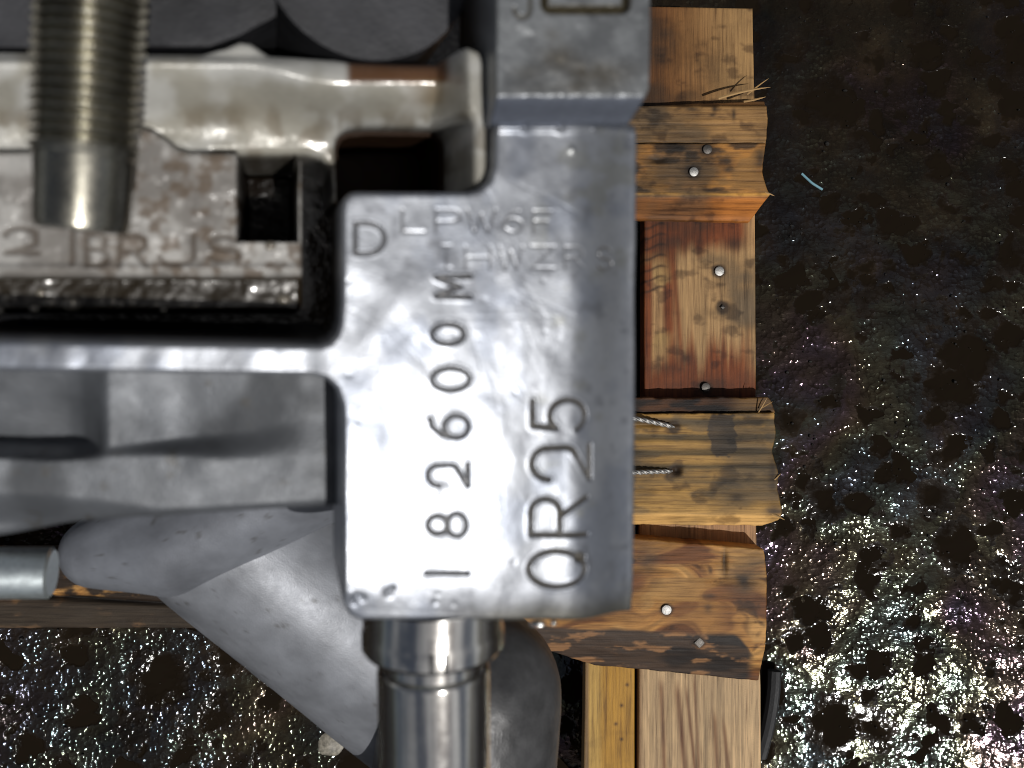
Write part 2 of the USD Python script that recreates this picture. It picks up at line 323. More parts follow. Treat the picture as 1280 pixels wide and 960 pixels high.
def c_top(x, y):
    t = fb(x, y, 60, 60, 4, 2)
    c = lerp(np.tile([0.24, 0.125, 0.048], (len(x), 1)), [0.36, 0.235, 0.115], sst(835, 930, x + 60 * (t - .5)))
    c = lerp(c, [0.14, 0.06, 0.022], 0.7 * sst(860, 815, x + 50 * (t - .5)))
    return c * (0.75 + 0.5 * grain_y(x, y, 5))[:, None]
board('runner_board', [(790, 7), (941, 10), (944, 150), (944, 205), (785, 205)], ZR, 0.022, wood_y, c_top, seed=11, label='plain brown end of the lower board at the top')
def c_mid(x, y):
    t, u = fb(x, y, 35, 60, 4, 6), grain_y(x, y, 3)
    k1, k2 = fb(x, y, 9, 400, 4, 7), fb(x, y, 5, 500, 3, 9)
    pale = sst(292 + 30 * (k1 - .3), 318 + 30 * (k1 - .3), y + 24 * (t - .5)) * sst(462 + 130 * (k1 - .5) + 60 * (k2 - .5), 415 + 130 * (k1 - .5) + 60 * (k2 - .5), y) * sst(838, 850, x + 20 * (t - .5)) * sst(0.2, 0.4, u + 0.25)
    pale = np.maximum(pale, 0.85 * sst(835, 826, x + 24 * (t - .5)) * sst(812, 818, x) * sst(310, 335, y + 50 * (k1 - .5)) * sst(475, 440, y + 60 * (k1 - .5)))
    c = lerp(np.tile([0.21, 0.068, 0.022], (len(x), 1)), [0.43, 0.29, 0.155], pale)
    c = lerp(c, [0.44, 0.30, 0.16], sst(925, 943, x + 20 * (t - .5)) * 0.8 * sst(490, 430, y))
    c = lerp(c, [0.37, 0.26, 0.12], 0.8 * sst(0.5, 0.62, fb(x, y, 25, 45, 3, 8)) * sst(846, 830, x) * sst(300, 350, y) * sst(460, 420, y))
    strip = np.exp(-((x - 846 - (y - 380) * 0.09) / 4.0) ** 2)
    c = lerp(c, [0.20, 0.06, 0.018], strip * 0.8)
    for yy in (283, 296, 309, 322, 336, 349, 362):
        c = lerp(c, [0.05, 0.025, 0.014], 0.75 * np.exp(-((y - yy + (x - 815) * 0.16 + 2 * np.sin(x / 5.)) / 1.8) ** 2) * sst(838, 826, x))
    for kx, ky, kr in ((857, 448, 9), (905, 383, 6), (918, 305, 12)):
        c = lerp(c, [0.06, 0.03, 0.018], 0.8 * np.exp(-(((x - kx) / kr) ** 2 + ((y - ky) / (kr * 0.8)) ** 2)))
    return c * (0.62 + 0.76 * u)[:, None]
board('runner_board', [(805, 207), (944, 207), (945, 500), (945, 560), (805, 560)], ZR, 0.022, wood_y, c_mid, seed=12, label='red stained lower board with a bare pale patch')
def c_low(x, y):
    t, u = fb(x, y, 40, 200, 4, 16), grain_y(x, y, 13)
    c = np.tile([0.62, 0.46, 0.29], (len(x), 1)) * (0.45 + 1.05 * u)[:, None]
    for sx, sl, y0, wd in ((826, 0.04, 850, 3.0), (846, 0.10, 856, 4.0), (858, 0.11, 862, 2.5), (893, 0.06, 893, 3.5), (904, 0.1, 898, 2.5), (868, 0.05, 850, 2)):
        c = lerp(c, [0.19, 0.075, 0.028], 0.85 * np.exp(-((x - sx - (y - y0) * sl) / wd) ** 2) * sst(y0 - 12, y0 + 15, y + 20 * (t - .5)) * (0.35 + u))
    c = lerp(c, [0.25, 0.14, 0.07], sst(806, 798, x) * 0.8)
    return lerp(c, [0.42, 0.25, 0.14], sst(695, 670, y) * 0.8)
board('runner_board', [(800, 562), (945, 562), (946, 700), (951, 860), (952, 1060), (797, 1060)], ZR, 0.022, wood_y, c_low, seed=13, soil=0.15, label='pale bare lower board with brown streaks')
def c_yel(x, y):
    t, u = fb(x, y, 30, 90, 4, 26), grain_y(x, y, 23)
    c = lerp(np.tile([0.56, 0.33, 0.065], (len(x), 1)), [0.62, 0.42, 0.14], sst(755, 745, x + 10 * (t - .5)))
    c = c * (0.8 + 0.3 * u + 0.2 * (t - 0.5))[:, None]
    for kx, ky in ((777, 882), (777, 924), (770, 905), (784, 856)):
        c = lerp(c, [0.1, 0.05, 0.02], np.exp(-(((x - kx) / 2.2) ** 2 + ((y - ky) / 2.2) ** 2)))
    return lerp(c, [0.28, 0.19, 0.10], sst(738, 734, x))
board('runner_board', [(734, 650), (794, 650), (793, 1060), (728, 1060)], ZR - 0.004, 0.022, wood_y, c_yel, seed=14, soil=0.2, label='narrow yellow board beside the pale one')
for k, (px, py) in enumerate(((870, 90), (870, 195), (870, 380), (870, 575), (870, 800), (764, 800), (870, 1000), (764, 1000))):       # the blocks that carry the boards
    q = W(px, py, 0.0); hw = 0.03 if px > 800 else 0.013
    b = trimesh.creation.box((hw * 2, 0.07, 0.072)); b.apply_translation((q[0] * 0.9, q[1] * 0.88, 0.0375))
    part(pallet, 'block', b, wood_x, col=np.tile([0.2, 0.12, 0.06], (8, 1)))

def stains(x, y, c, s, th=0.60, amt=0.8, col=DARK, sx=30, sy=16):
    return lerp(c, col, amt * sst(th - 0.06, th + 0.08, fb(x, y, sx, sy, 4, s)))
def c_b1a(x, y):
    u = grain_x(x, y, 33)
    c = np.tile([0.38, 0.235, 0.105], (len(x), 1)) * (0.55 + 0.85 * u)[:, None]
    c = lerp(c, [0.10, 0.08, 0.06], 0.75 * np.exp(-(((x - 818) / 10) ** 2 + ((y - 146) / 12) ** 2)))
    for kx, ky, kw, kh in ((917, 143, 2.5, 8), (864, 136, 8, 2.5), (893, 136, 3, 5), (890, 144, 4, 2)):
        c = lerp(c, DARK, 0.8 * np.exp(-(((x - kx) / kw) ** 2 + ((y - ky) / kh) ** 2)))
    return lerp(c, [0.16, 0.08, 0.03], sst(134, 129, y + 6 * (u - .5)) * 0.85)
b1a = board('deck_board', [(600, 130), (806, 131), (870, 127), (958, 124), (960, 150), (958, 180), (600, 176)], ZD - 0.003, 0.02, wood_x, c_b1a, ragged=0.0016, seed=21, label='narrow split board with frayed right end',
    height=lambda x, y: -0.004 * sst(134, 128, y) + 0.0006 * (grain_x(x, y, 33) - .5))
def c_b1b(x, y):
    t, u = fb(x, y, 28, 18, 4, 41), grain_x(x, y, 42)
    c = lerp(np.tile([0.32, 0.185, 0.07], (len(x), 1)), [0.48, 0.25, 0.075], sst(0.42, 0.6, t)) * (0.6 + 0.75 * u)[:, None]
    c = stains(x, y, c, 43, 0.54, 0.85)
    for kx, ky, kw, kh in ((822, 199, 14, 6), (884, 188, 9, 7), (908, 200, 12, 7), (866, 214, 13, 8), (852, 182, 22, 6), (951, 200, 8, 16), (910, 212, 8, 5)):
        c = lerp(c, DARK, 0.85 * np.exp(-(((x - kx) / kw) ** 2 + ((y - ky) / kh) ** 2)))
    edge = sst(243, 248, y + 4 * (t - .5))
    c = lerp(c, [0.48, 0.20, 0.05], edge * 0.95)  # orange wood, brightened as the sunlit side of the board
    return lerp(c, [0.62, 0.36, 0.10], np.exp(-((y - 243 - 3 * (t - .5)) / 2.2) ** 2) * 0.9)
def h_b1b(x, y):
    return -0.014 * sst(243, 272, y) + 0.0008 * (grain_x(x, y, 42) - .5) - 0.002 * np.exp(-(((x - 822) / 9) ** 2 + ((y - 199) / 4) ** 2)) - 0.0015 * sst(180, 176, y)
b1b = board('deck_board', [(600, 179), (958, 178), (955, 200), (953, 215), (959, 236), (963, 243), (958, 250), (943, 273), (798, 270), (600, 268)], ZD, 0.02, wood_x, c_b1b, h_b1b, ragged=0.0015, seed=22, label='dark spotted board with a bare orange lower edge, painted brighter as sunlit')
def c_b3a(x, y):
    c = lerp(np.tile([0.10, 0.045, 0.018], (len(x), 1)), [0.018, 0.010, 0.006], sst(0.42, 0.56, fb(x, y, 40, 9, 4, 51)))
    return lerp(c, [0.33, 0.20, 0.08], sst(905, 935, x) * 0.8) * (0.6 + 0.8 * grain_x(x, y, 52))[:, None]
b3a = board('deck_board', [(600, 497), (960, 497), (966, 504), (969, 516), (600, 518)], ZD - 0.005, 0.017, wood_x, c_b3a, ragged=0.003, seed=23, label='dark stained sliver of board with a frayed end')
def c_b3(x, y):
    t, u = fb(x, y, 160, 30, 3, 61), grain_x(x, y, 62)
    yy = y + 8 * (t - .5)
    band = 0.5 + 0.5 * np.sin((yy - 522) / 19.0 * 2 * np.pi)
    c = lerp(np.tile([0.45, 0.285, 0.10], (len(x), 1)), [0.155, 0.115, 0.06], np.clip(band ** 2 * sst(630, 570, y) * (0.6 + 1.2 * fb(x, y, 40, 8, 3, 63)), 0, .95))
    c = c * (0.6 + 0.75 * u)[:, None]
    c = stains(x, y, c, 64, 0.60, 0.55, [0.12, 0.10, 0.075], 30, 10)
    m = sst(0.42, 0.5, fb(x, y, 16, 9, 3, 65) * 0.55 + 0.45 * np.exp(-(((x - 903 - (y - 540) * 0.1) / 17) ** 4 + ((y - 543) / 27) ** 4)))
    c = lerp(c, [0.075, 0.06, 0.05], 0.85 * m * (abs(x - 905) < 30))
    for kx, ky, kw, kh in ((921, 622, 10, 6), (820, 527, 26, 4), (846, 588, 6, 5), (834, 594, 3, 6), (968, 640, 9, 12), (966, 590, 5, 20)):
        c = lerp(c, [0.08, 0.05, 0.03], 0.8 * np.exp(-(((x - kx) / kw) ** 2 + ((y - ky) / kh) ** 2)))
    return lerp(c, [0.72, 0.47, 0.20], sst(640, 645, y + 5 * (t - .5)) * 0.9)  # sunlit lower edge painted lighter than the top
def h_b3(x, y):
    return -0.007 * sst(641, 658, y) - 0.0022 * np.exp(-((y - 531 + (x - 800) * 0.03) / 2.5) ** 2) * sst(870, 820, x) + 0.0012 * (fb(x, y, 130, 8, 4, 66) - .5) - 0.003 * np.exp(-((x - 846) / 5) ** 2 - ((y - 588) / 5) ** 2)
b3 = board('deck_board', [(600, 519), (968, 516), (970, 545), (966, 565), (973, 590), (972, 612), (978, 640), (976, 652), (958, 659), (600, 656)], ZD, 0.022, wood_x, c_b3, h_b3, ragged=0.0022, seed=24, label='weathered board with grey bands and two bent nails')
def c_b4(x, y):
    t = fb(x, y, 60, 26, 4, 71)
    wx, wy = x + 90 * (fb(x, y, 70, 60, 3, 70) - .5), y + 90 * (fb(x, y, 80, 50, 3, 72) - .5)
    for kx, ky, kr in ((812, 705, 34), (918, 722, 40), (885, 752, 16)):     # grain flows round the knots
        wy = wy + kr * 0.7 * np.exp(-(((x - kx) / (1.6 * kr)) ** 2 + ((y - ky) / kr) ** 2)) * np.sign(y - ky + 0.01)
    u = fb(wx, wy, 75, 5, 4, 73); w = fb(wx, wy, 90, 14, 3, 79)
    c = lerp(np.tile([0.50, 0.275, 0.095], (len(x), 1)), [0.22, 0.095, 0.034], sst(0.47, 0.64, w))
    c = lerp(c, [0.60, 0.37, 0.15], 0.8 * sst(0.46, 0.36, w))
    c = c * (0.45 + 1.05 * u)[:, None]
    c = lerp(c, [0.07, 0.035, 0.018], 0.8 * sst(0.60, 0.70, fb(wx, wy, 40, 16, 4, 68)))
    for kx, ky, kw, kh, a in ((810, 700, 16, 18, .7), (930, 725, 24, 24, .85), (906, 703, 4, 14, .9), (885, 760, 5, 6, .6), (887, 745, 10, 4, .6), (945, 700, 18, 14, .6)):
        c = lerp(c, [0.07, 0.055, 0.045], a * np.exp(-(((x - kx) / kw) ** 2 + ((y - ky) / kh) ** 2)) * (0.6 + 0.8 * fb(x, y, 14, 10, 3, 75)))
    edge = 783 + (x - 640) * 0.035 + 10 * (t - .5) + 40 * sst(915, 960, x) - 10 * sst(700, 640, x)
    bark = sst(edge - 3, edge + 3, y)
    q = fb(x, y, 26, 9, 4, 76)
    bc = lerp(np.tile([0.040, 0.032, 0.030], (len(x), 1)), [0.11, 0.075, 0.055], 0.8 * sst(0.4, 0.6, fb(x, y, 60, 12, 3, 77)))
    bc = lerp(bc, [0.38, 0.22, 0.115], 0.9 * sst(0.60, 0.70, q + 0.10 * sst(820, 700, x)))
    c = c + (bc - c) * (bark * sst(950, 936, x + 14 * (t - .5) + 0.0022 * (y - 818) ** 2))[:, None]
    c = lerp(c, [0.045, 0.032, 0.024], 0.98 * sst(0.66, 0.54, fb(x, y, 30, 12, 4, 78) + 0.06 * sst(760, 785, y)) * sst(420, 300, x))
    yg = 742 + 0.062 * x + 6 * (fb(x, y, 60, 60, 2, 69) - .5)          # a split along the board at its left end
    c = lerp(c, [0.085, 0.068, 0.052], 0.8 * sst(yg, yg + 3, y) * sst(430, 330, x) * (0.5 + 0.8 * fb(x, y, 40, 5, 3, 67)))
    return lerp(c, [0.012, 0.009, 0.007], np.exp(-((y - yg) / 2.6) ** 2) * sst(430, 330, x))
def h_b4(x, y):
    e = 783 + (x - 640) * 0.035
    yg = 742 + 0.062 * x
    return -0.003 * np.exp(-((y - yg) / 3.0) ** 2) * sst(430, 330, x) - 0.016 * sst(e, e + 75, y) + 0.0016 * (fb(x, y, 70, 12, 4, 73) - .5) - 0.002 * np.exp(-((x - 906) / 3) ** 2 - ((y - 703) / 14) ** 2) + 0.001 * (fb(x, y, 20, 9, 3, 76) - .5) * sst(e, e + 10, y)
b4 = board('deck_board', [(-300, 690), (300, 686), (785, 672), (955, 687), (959, 720), (958, 790), (955, 860), (880, 852), (745, 838), (640, 800), (420, 792), (230, 786), (-300, 789)], ZD, 0.022, wood_x, c_b4, h_b4, ragged=0.0018, seed=25, soil=0.15, label='knotty board with dark bark along its lower edge')

def nail_head(par, px, py, z, rpx, m, sides=14, squash=1.0, label=None):
    r = rpx * (CAM_H - z) / FPX; o = W(px, py, z)
    prof = [(-0.004, r * 0.4), (-0.0002, r * 0.45), (0.0002, r * 0.96), (0.0007, r), (0.0011, r * 0.93), (0.0014, r * 0.6), (0.0015, 0.0)]
    V, F = lathe(prof, o, np.array([0.08, -0.06, 1.0]), np.array([1.0, 0, 0]), sides)
    part(par, 'nail', (V, F), m, 40, label)
P_ = lambda k: f'{pallet}/runner_board' + (f'_{k:03d}' if k else '')
nail_head(b1b, 867, 215, ZD + 0.0001, 6.0, nail_m, label='bright nail head in a dark ring')
nail_head(b1b, 884, 187, ZD, 6.0, oldnail_m, label='dull nail head near the middle')
nail_head(P_(1), 899, 339, ZR + 0.0003, 6.2, nail_m, label='bright round nail head')
nail_head(P_(1), 882, 484, ZR + 0.001, 5.8, oldnail_m, label='dull nail head in shade')
nail_head(P_(1), 903, 384, ZR + 0.0005, 3.5, oldnail_m, 4, label='small rusty staple end')
nail_head(b4, 833, 762, ZD + 0.0008, 6.6, nail_m, label='pale round nail head')
nail_head(b4, 874, 803, ZD - 0.0015, 7.2, oldnail_m, 4, label='square dull nail head on the bark')
def twisted(a, b, r, turns, bend):
    n = 60; s = np.linspace(0, 1, n)[:, None]; p = a + (b - a) * s + np.array(bend) * (s * (1 - s) * 4)
    t = np.gradient(p, axis=0); t /= np.linalg.norm(t, axis=1, keepdims=True); V, F = [], []
    for k in range(n):
        x = np.cross(t[k], [0, 0, 1.0]); x /= np.linalg.norm(x); y = np.cross(t[k], x)
        th = np.arange(12) / 12 * 2 * np.pi; rr = r * (0.75 + 0.25 * np.cos(4 * (th - turns * 2 * np.pi * k / n))) * (1 if k < n - 5 else 0.3 + 0.14 * (n - 1 - k))
        V.append(p[k] + rr[:, None] * (np.cos(th)[:, None] * x + np.sin(th)[:, None] * y))
    for k in range(n - 1):
        q = np.arange(12); A, B = k * 12 + q, k * 12 + (q + 1) % 12
        F += [np.c_[A, B, B + 12], np.c_[A, B + 12, A + 12]]
    return np.vstack(V), np.vstack(F)
part(b3, 'bent_nail', twisted(W(770, 519, ZD + 0.008), W(843, 534, ZD + 0.001), 0.0021, 2.2, (0, 0.0005, 0.001)), nail_m, 60, 'upper bent spiral nail')
part(b3, 'bent_nail', twisted(W(772, 591, ZD + 0.0075), W(841, 589, ZD + 0.001), 0.0021, 2.4, (0, 0, 0.001)), nail_m, 60, 'lower bent spiral nail')
def splinter(par, a, b, z0, z1, r, bow=0.002):
    s = np.linspace(0, 1, 7)[:, None]; A, B = W(*a, z0), W(*b, z1)
    p = A + (B - A) * s + np.array([0, bow, 0.001]) * (s * (1 - s) * 4)
    part(par, 'splinter', tube(p, r * np.array([1, 1, .95, .85, .7, .5, .12]), 5), splinter_m, False)
for a, b, r, w in (((898, 123), (963, 109), .0010, .0008), ((934, 118), (961, 98), .0006, .0002), ((930, 127), (957, 121), .0009, -.0006)):
    splinter(b1a, a, b, ZD - 0.002, ZD + 0.003, r, w)
for a, b, r in (((947, 517), (959, 497), .0006), ((950, 511), (966, 502), .0005)):
    splinter(b3a, a, b, ZD - 0.003, ZD + 0.004, r, 0.0002)
for a, b, r in (((965, 603), (976, 592), .0007), ((962, 641), (981, 650), .0008)):
    splinter(b3, a, b, ZD - 0.002, ZD + 0.001, r, 0.0003)
splinter(b1b, (951, 240), (968, 245), ZD - 0.002, ZD - 0.001, .0008, 0.0003)

# ------------------------------------------------------------------ engine
engine = thing('engine_block', W(300, 420, 0.122), 'grey cast aluminium engine block with a stamped number pad and oily recess', 'engine')
def arc(cx, cy, rx, ry, a0, a1, n=14):
    t = np.radians(np.linspace(a0, a1, n)); return list(zip(cx + rx * np.cos(t), cy + ry * np.sin(t)))
A_ = arc
FONT = {  # strokes in a unit box, y upwards
    '1': [[(.5, 0), (.5, 1)]],
    '2': [A_(.5, .7, .45, .3, 180, 20) + A_(.45, .45, .5, .3, 10, -30, 4) + [(.05, 0), (1, 0)]],
    '5': [[(.9, 1), (.2, 1), (.12, .55)] + A_(.48, .34, .46, .34, 130, -150)],
    '6': [A_(.5, .32, .45, .32, 0, 360, 26), [(.06, .38), (.18, .7), (.5, .95), (.8, 1)]],
    '8': [A_(.5, .74, .36, .26, 0, 360, 24), A_(.5, .25, .46, .25, 0, 360, 24)],
    '0': [A_(.5, .5, .46, .5, 0, 360, 30)],
    'M': [[(0, 0), (.04, 1), (.5, .3), (.96, 1), (1, 0)]],
    'Q': [A_(.5, .5, .48, .5, 0, 360, 32), A_(.82, .1, .09, .07, 0, 360, 10)],
    'R': [[(0, 0), (0, 1), (.6, 1)] + A_(.6, .74, .36, .26, 90, -90) + [(0, .48)], [(.5, .48), (1, 0)]],
    'D': [[(0, 0), (0, 1), (.4, 1)] + A_(.4, .5, .6, .5, 90, -90, 20) + [(0, 0)]],
    'L': [[(0, 1), (0, 0), (1, 0)]],
    'P': [[(0, 0), (0, 1), (.6, 1)] + A_(.6, .73, .4, .27, 90, -90) + [(0, .46)]],
    'W': [[(0, 1), (.25, 0), (.5, .8), (.75, 0), (1, 1)]],
    'F': [[(0, 0), (0, 1), (.9, 1)], [(0, .52), (.7, .52)]],
    'I': [[(.5, 0), (.5, 1)], [(.15, 0), (.85, 0)], [(.15, 1), (.85, 1)]],
    'H': [[(0, 0), (0, 1)], [(1, 0), (1, 1)], [(0, .5), (1, .5)]],
    'Z': [[(0, 1), (1, 1), (0, 0), (1, 0)]],
    'S': [A_(.5, .74, .44, .26, 20, 270, 18) + A_(.5, .25, .46, .25, 90, -160, 18)],
    'B': [[(0, 0), (0, 1), (.55, 1)] + A_(.55, .76, .35, .24, 90, -90) + [(0, .52)], [(.55, .52)] + A_(.55, .26, .43, .26, 90, -90) + [(0, 0)]],
    'J': [[(.95, 1), (.95, .3)] + A_(.5, .28, .45, .28, 0, -180)]}
def letter(ch, x0, y0, x1, y1, w, up=True):
    """The strokes of one character in the engine frame; its box is in pixels; up=False turns it to read from bottom to top."""
    out = []
    for st in FONT[ch]:
        s = np.array(st, float)
        X, Y_ = (x0 + s[:, 0] * (x1 - x0), y1 - s[:, 1] * (y1 - y0)) if up else (x1 - s[:, 1] * (x1 - x0), y1 - s[:, 0] * (y1 - y0))
        if not up: X = x1 - s[:, 1] * (x1 - x0)
        out.append(LineString(L(X, Y_, w)))
    return out
PXM = 0.2 / FPX
def groove(V, lines, half, depth, w):
    """Depth of rounded stamped strokes at the points, and how much dirt lies in them."""
    d = np.full(len(V), 9.0); ml = MultiLineString(lines); x0, y0, x1, y1 = ml.bounds; k = half * 2.6
    m = (V[:, 0] > x0 - k) & (V[:, 0] < x1 + k) & (V[:, 1] > y0 - k) & (V[:, 1] < y1 + k)
    d[m] = shapely.distance(shapely.points(V[m]), ml)
    return -depth * sst(half * 1.15, half * 0.35, d) + depth * 0.08 * np.exp(-((d - half * 1.7) / (half * 0.5)) ** 2), sst(half * 1.0, half * 0.5, d)
SER = [('1', 533, 708, 585, 726), ('8', 535, 641, 583, 672), ('2', 535, 580, 585, 609), ('6', 538, 518, 586, 549), ('0', 540, 459, 587, 489), ('0', 540, 404, 580, 431), ('M', 545, 345, 588, 371)]
BIG = [('Q', 661, 688, 732, 735), ('R', 664, 622, 734, 669), ('2', 665, 557, 739, 602), ('5', 666, 497, 733, 541)]
ROW1 = [('L', 503, 262, 531, 290), ('P', 545, 262, 575, 290), ('W', 584, 262, 619, 291), ('6', 629, 264, 654, 290), ('F', 667, 264, 692, 291)]
ROW2 = [('I', 550, 307, 566, 335), ('H', 582, 308, 613, 336), ('W', 624, 308, 653, 337), ('Z', 664, 308, 693, 335), ('R', 706, 309, 730, 335), ('S', 750, 309, 773, 337)]
DD = [('D', 444, 279, 481, 317)]

pad_px = [(-90, 424)] + [(400, 432), (412, 428), (421, 418), (425, 405), (427, 380), (427, 262)] + A_(446, 258, 18, 18, 180, 270, 7) + [(455, 240), (585, 240)] + [(600, 236), (612, 225), (618, 205), (619, 160), (619, 150), (807, 150), (810, 165), (805, 777), (804, 779), (450, 778), (438, 772), (429, 755), (428, 520), (427, 505), (420, 485), (408, 474), (390, 469), (-90, 462)]
pad_poly = LPoly(pad_px).buffer(-0.0004).buffer(0.0008).buffer(-0.0004)
grime_pad = {}
def h_pad(xy, d):
    x, y = pix(np.c_[xy, 0 * xy[:, 0]])
    h = (fb(x, y, 60, 80, 2, 81) - .5) * 0.0013 + (fb(x, y, 24, 30, 3, 82) - .5) * 0.00016
    h += -0.0062 * sst(708, 806, x) ** 1.3
    h += -0.0011 * sst(700, 795, y) ** 2
    h += 0.0004 * np.exp(-((y - 160) / 4.0) ** 2) * (x > 600)
    gr = 0 * x
    for lines, half, depth, k in ((SER, 2.9, 0.0007, 0.50), (BIG, 3.4, 0.0007, 0.78), (ROW1, 1.5, 0.00011, 0.38), (ROW2[:5], 1.5, 0.00009, 0.30), (ROW2[5:], 1.7, 0.0003, 0.75), (DD, 2.2, 0.0005, 0.6)):
        for c in lines:
            up = lines is not SER and lines is not BIG
            g_, m_ = groove(xy, letter(*c, 0.0, up), half * PXM, depth, 0)
            h = h + g_; gr = np.maximum(gr, np.clip(k * m_ * (0.45 + 1.2 * fb(x, y, 10, 10, 3, 88)), 0, .9))
    r_ = np.random.default_rng(5)
    for kx, ky, kr, dp in [(443, 752, 5, .0005), (453, 748, 4, .0004), (447, 744, 3, .0003), (486, 742, 5, .0004), (492, 736, 3, .0004), (545, 754, 3, .0002), (716, 187, 4, -.0003), (655, 160, 5, -.0004), (700, 160, 5, -.0005), (745, 161, 4, -.0004)] + [(r_.uniform(435, 740), r_.uniform(250, 770), r_.uniform(2, 5), r_.uniform(-.00003, .0001)) for _ in range(40)]:
        q = np.exp(-(((x - kx) / kr) ** 2 + ((y - ky) / kr) ** 2)); h = h - dp * q
    # fine scratches
    for _ in range(45):
        sx, sy, an, ln = r_.uniform(430, 780), r_.uniform(250, 770), r_.normal(0.9, 0.35), r_.uniform(20, 90)
        a_ = (x - sx) * math.cos(an) + (y - sy) * math.sin(an); b_ = -(x - sx) * math.sin(an) + (y - sy) * math.cos(an)
        h = h - 0.000018 * np.exp(-(b_ / 1.2) ** 2) * (abs(a_) < ln)
    grime_pad['g'] = gr
    return h
V, F = relief(pad_poly, 0.00028, h_pad, -0.034, bevel=0.0011, skirt_rows=10)
x, y = pix(V); n0 = len(grime_pad['g']); gr = np.zeros(len(V)); gr[:n0] = grime_pad['g']
col = np.ones((len(V), 3)); 
m = fb(x, y, 40, 55, 5, 84)
col = lerp(col, [0.70, 0.73, 0.79], 0.8 * sst(0.45, 0.66, m))
col = lerp(col, [0.78, 0.76, 0.66], 0.7 * sst(0.55, 0.68, fb(x, y, 50, 40, 4, 85)) * sst(640, 700, x))
col = lerp(col, [0.55, 0.55, 0.56], 0.6 * sst(0.60, 0.74, fb(x, y, 16, 20, 4, 86)) * (x > 430))
col = lerp(col, [0.34, 0.30, 0.20], 0.85 * sst(735, 775, y + 30 * (m - .5)) * sst(520, 640, x))
col = lerp(col, [0.22, 0.165, 0.085], gr)
inw = np.arange(len(V)) >= n0
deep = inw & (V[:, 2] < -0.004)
sk = np.clip(-V[:, 2] / 0.02, 0, 1) * inw  # walls painted darker with depth, recess shade along with the oil
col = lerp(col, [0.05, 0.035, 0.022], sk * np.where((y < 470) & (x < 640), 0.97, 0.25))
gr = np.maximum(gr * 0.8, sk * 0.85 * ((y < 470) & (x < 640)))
part(engine, 'number_pad', (toW(V), F), pad_m, col=col, attrs={'grime_shade': gr}, label='bright machined pad with stamped letters and a narrow rail to the left')

rw = L(*np.array([(-140, 428), (420, 434), (424, 462), (-140, 458)], float).T, 0.0)
rwm = m3.CrossSection([np.array(shapely.geometry.polygon.orient(Polygon(rw)).exterior.coords)[:-1].tolist()]).extrude(0.06).translate([0, 0, -0.09])
part(engine, 'rail_wall', (toW(meshkit.arrays(rwm)[0]), meshkit.arrays(rwm)[1]), darkcast_m, 30, label='dark wall below the narrow rail')

# upper boss with a slot and a sloping step
WB = 0.0052
boss_px = [(622, -60), (813, -60), (814, 40), (813, 110), (806, 128), (797, 152), (619, 152), (620, 130), (620, 60)]
slot = LPoly(rounded([(682, -40), (783, -40), (783, 11), (682, 11)], 6), WB)
boss_poly = LPoly(boss_px, WB)
JL = [('J', 642, -18, 664, 22)]
bg = {}
def h_boss(xy, d):
    x, y = pix(np.c_[xy, np.full(len(xy), WB)])
    h = WB + (fb(x, y, 40, 40, 3, 91) - .5) * 0.0008 + (fb(x, y, 7, 7, 3, 92) - .5) * 0.0002
    h = h - (WB - 0.0003) * sst(117, 156, y)
    sd = shapely.distance(shapely.points(xy), slot); h = h - 0.003 * sst(0.0012, 0.0, sd) + 0.0022 * sst(0.0, 0.0005, shapely.distance(shapely.points(xy), slot.exterior)) * (sd == 0) 
    g_, m_ = groove(xy, letter(*JL[0], WB, True), 2.6 * PXM, 0.0005, 0)
    bg['g'] = np.maximum(m_ * .7, sst(0.0016, 0.0004, shapely.distance(shapely.points(xy), slot.exterior)) * 0.9)
    return h + g_
V, F = relief(boss_poly, 0.00035, h_boss, -0.034, bevel=0.0008, skirt_rows=8)
x, y = pix(V); gr = np.zeros(len(V)); gr[:len(bg['g'])] = bg['g']
m = fb(x, y, 30, 30, 5, 94)
col = lerp(np.full((len(V), 3), [0.74, 0.74, 0.70]), [0.46, 0.46, 0.44], sst(0.42, 0.65, m))
for kx, ky, kw, kh, a in ((698, 72, 20, 16, .6), (745, 92, 40, 14, .75), (690, 42, 10, 8, .3), (660, 90, 20, 10, .35), (720, 110, 60, 8, .4)):
    col = lerp(col, [0.20, 0.15, 0.08], np.clip(1.25 * a * np.exp(-(((x - kx) / kw) ** 2 + ((y - ky) / kh) ** 2)) * (0.4 + 1.2 * fb(x, y, 14, 14, 3, 95)), 0, .92))
col = lerp(col, [0.58, 0.62, 0.72], 0.9 * sst(118, 126, y))  # bluish shade of the sloping step painted into its colour
col = lerp(col, [0.22, 0.16, 0.06], gr)
dirt = np.maximum(gr * 0.8, 0.55 * sst(122, 112, y) * (0.5 + m))
sk = np.clip((0.004 - V[:, 2]) / 0.02, 0, 1) * (np.arange(len(V)) >= len(bg['g']))  # left wall of the boss carries painted shade, deepening downwards
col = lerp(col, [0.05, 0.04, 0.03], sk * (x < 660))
part(engine, 'upper_boss', (toW(V), F), pad_m, col=col, attrs={'grime_shade': np.clip(np.maximum(dirt, sk * .8 * (x < 660)), 0, 1)}, label='raised grey boss above the pad with a slot at its top')

def emesh(man, length=0.0012, amp=0.00025, scale=0.006, seed=0):
    """A casting from a Manifold of the engine frame: finely split, slightly uneven; returns engine-frame vertices."""
    v, f = roughen(man, length, amp, scale, seed)
    return v, f
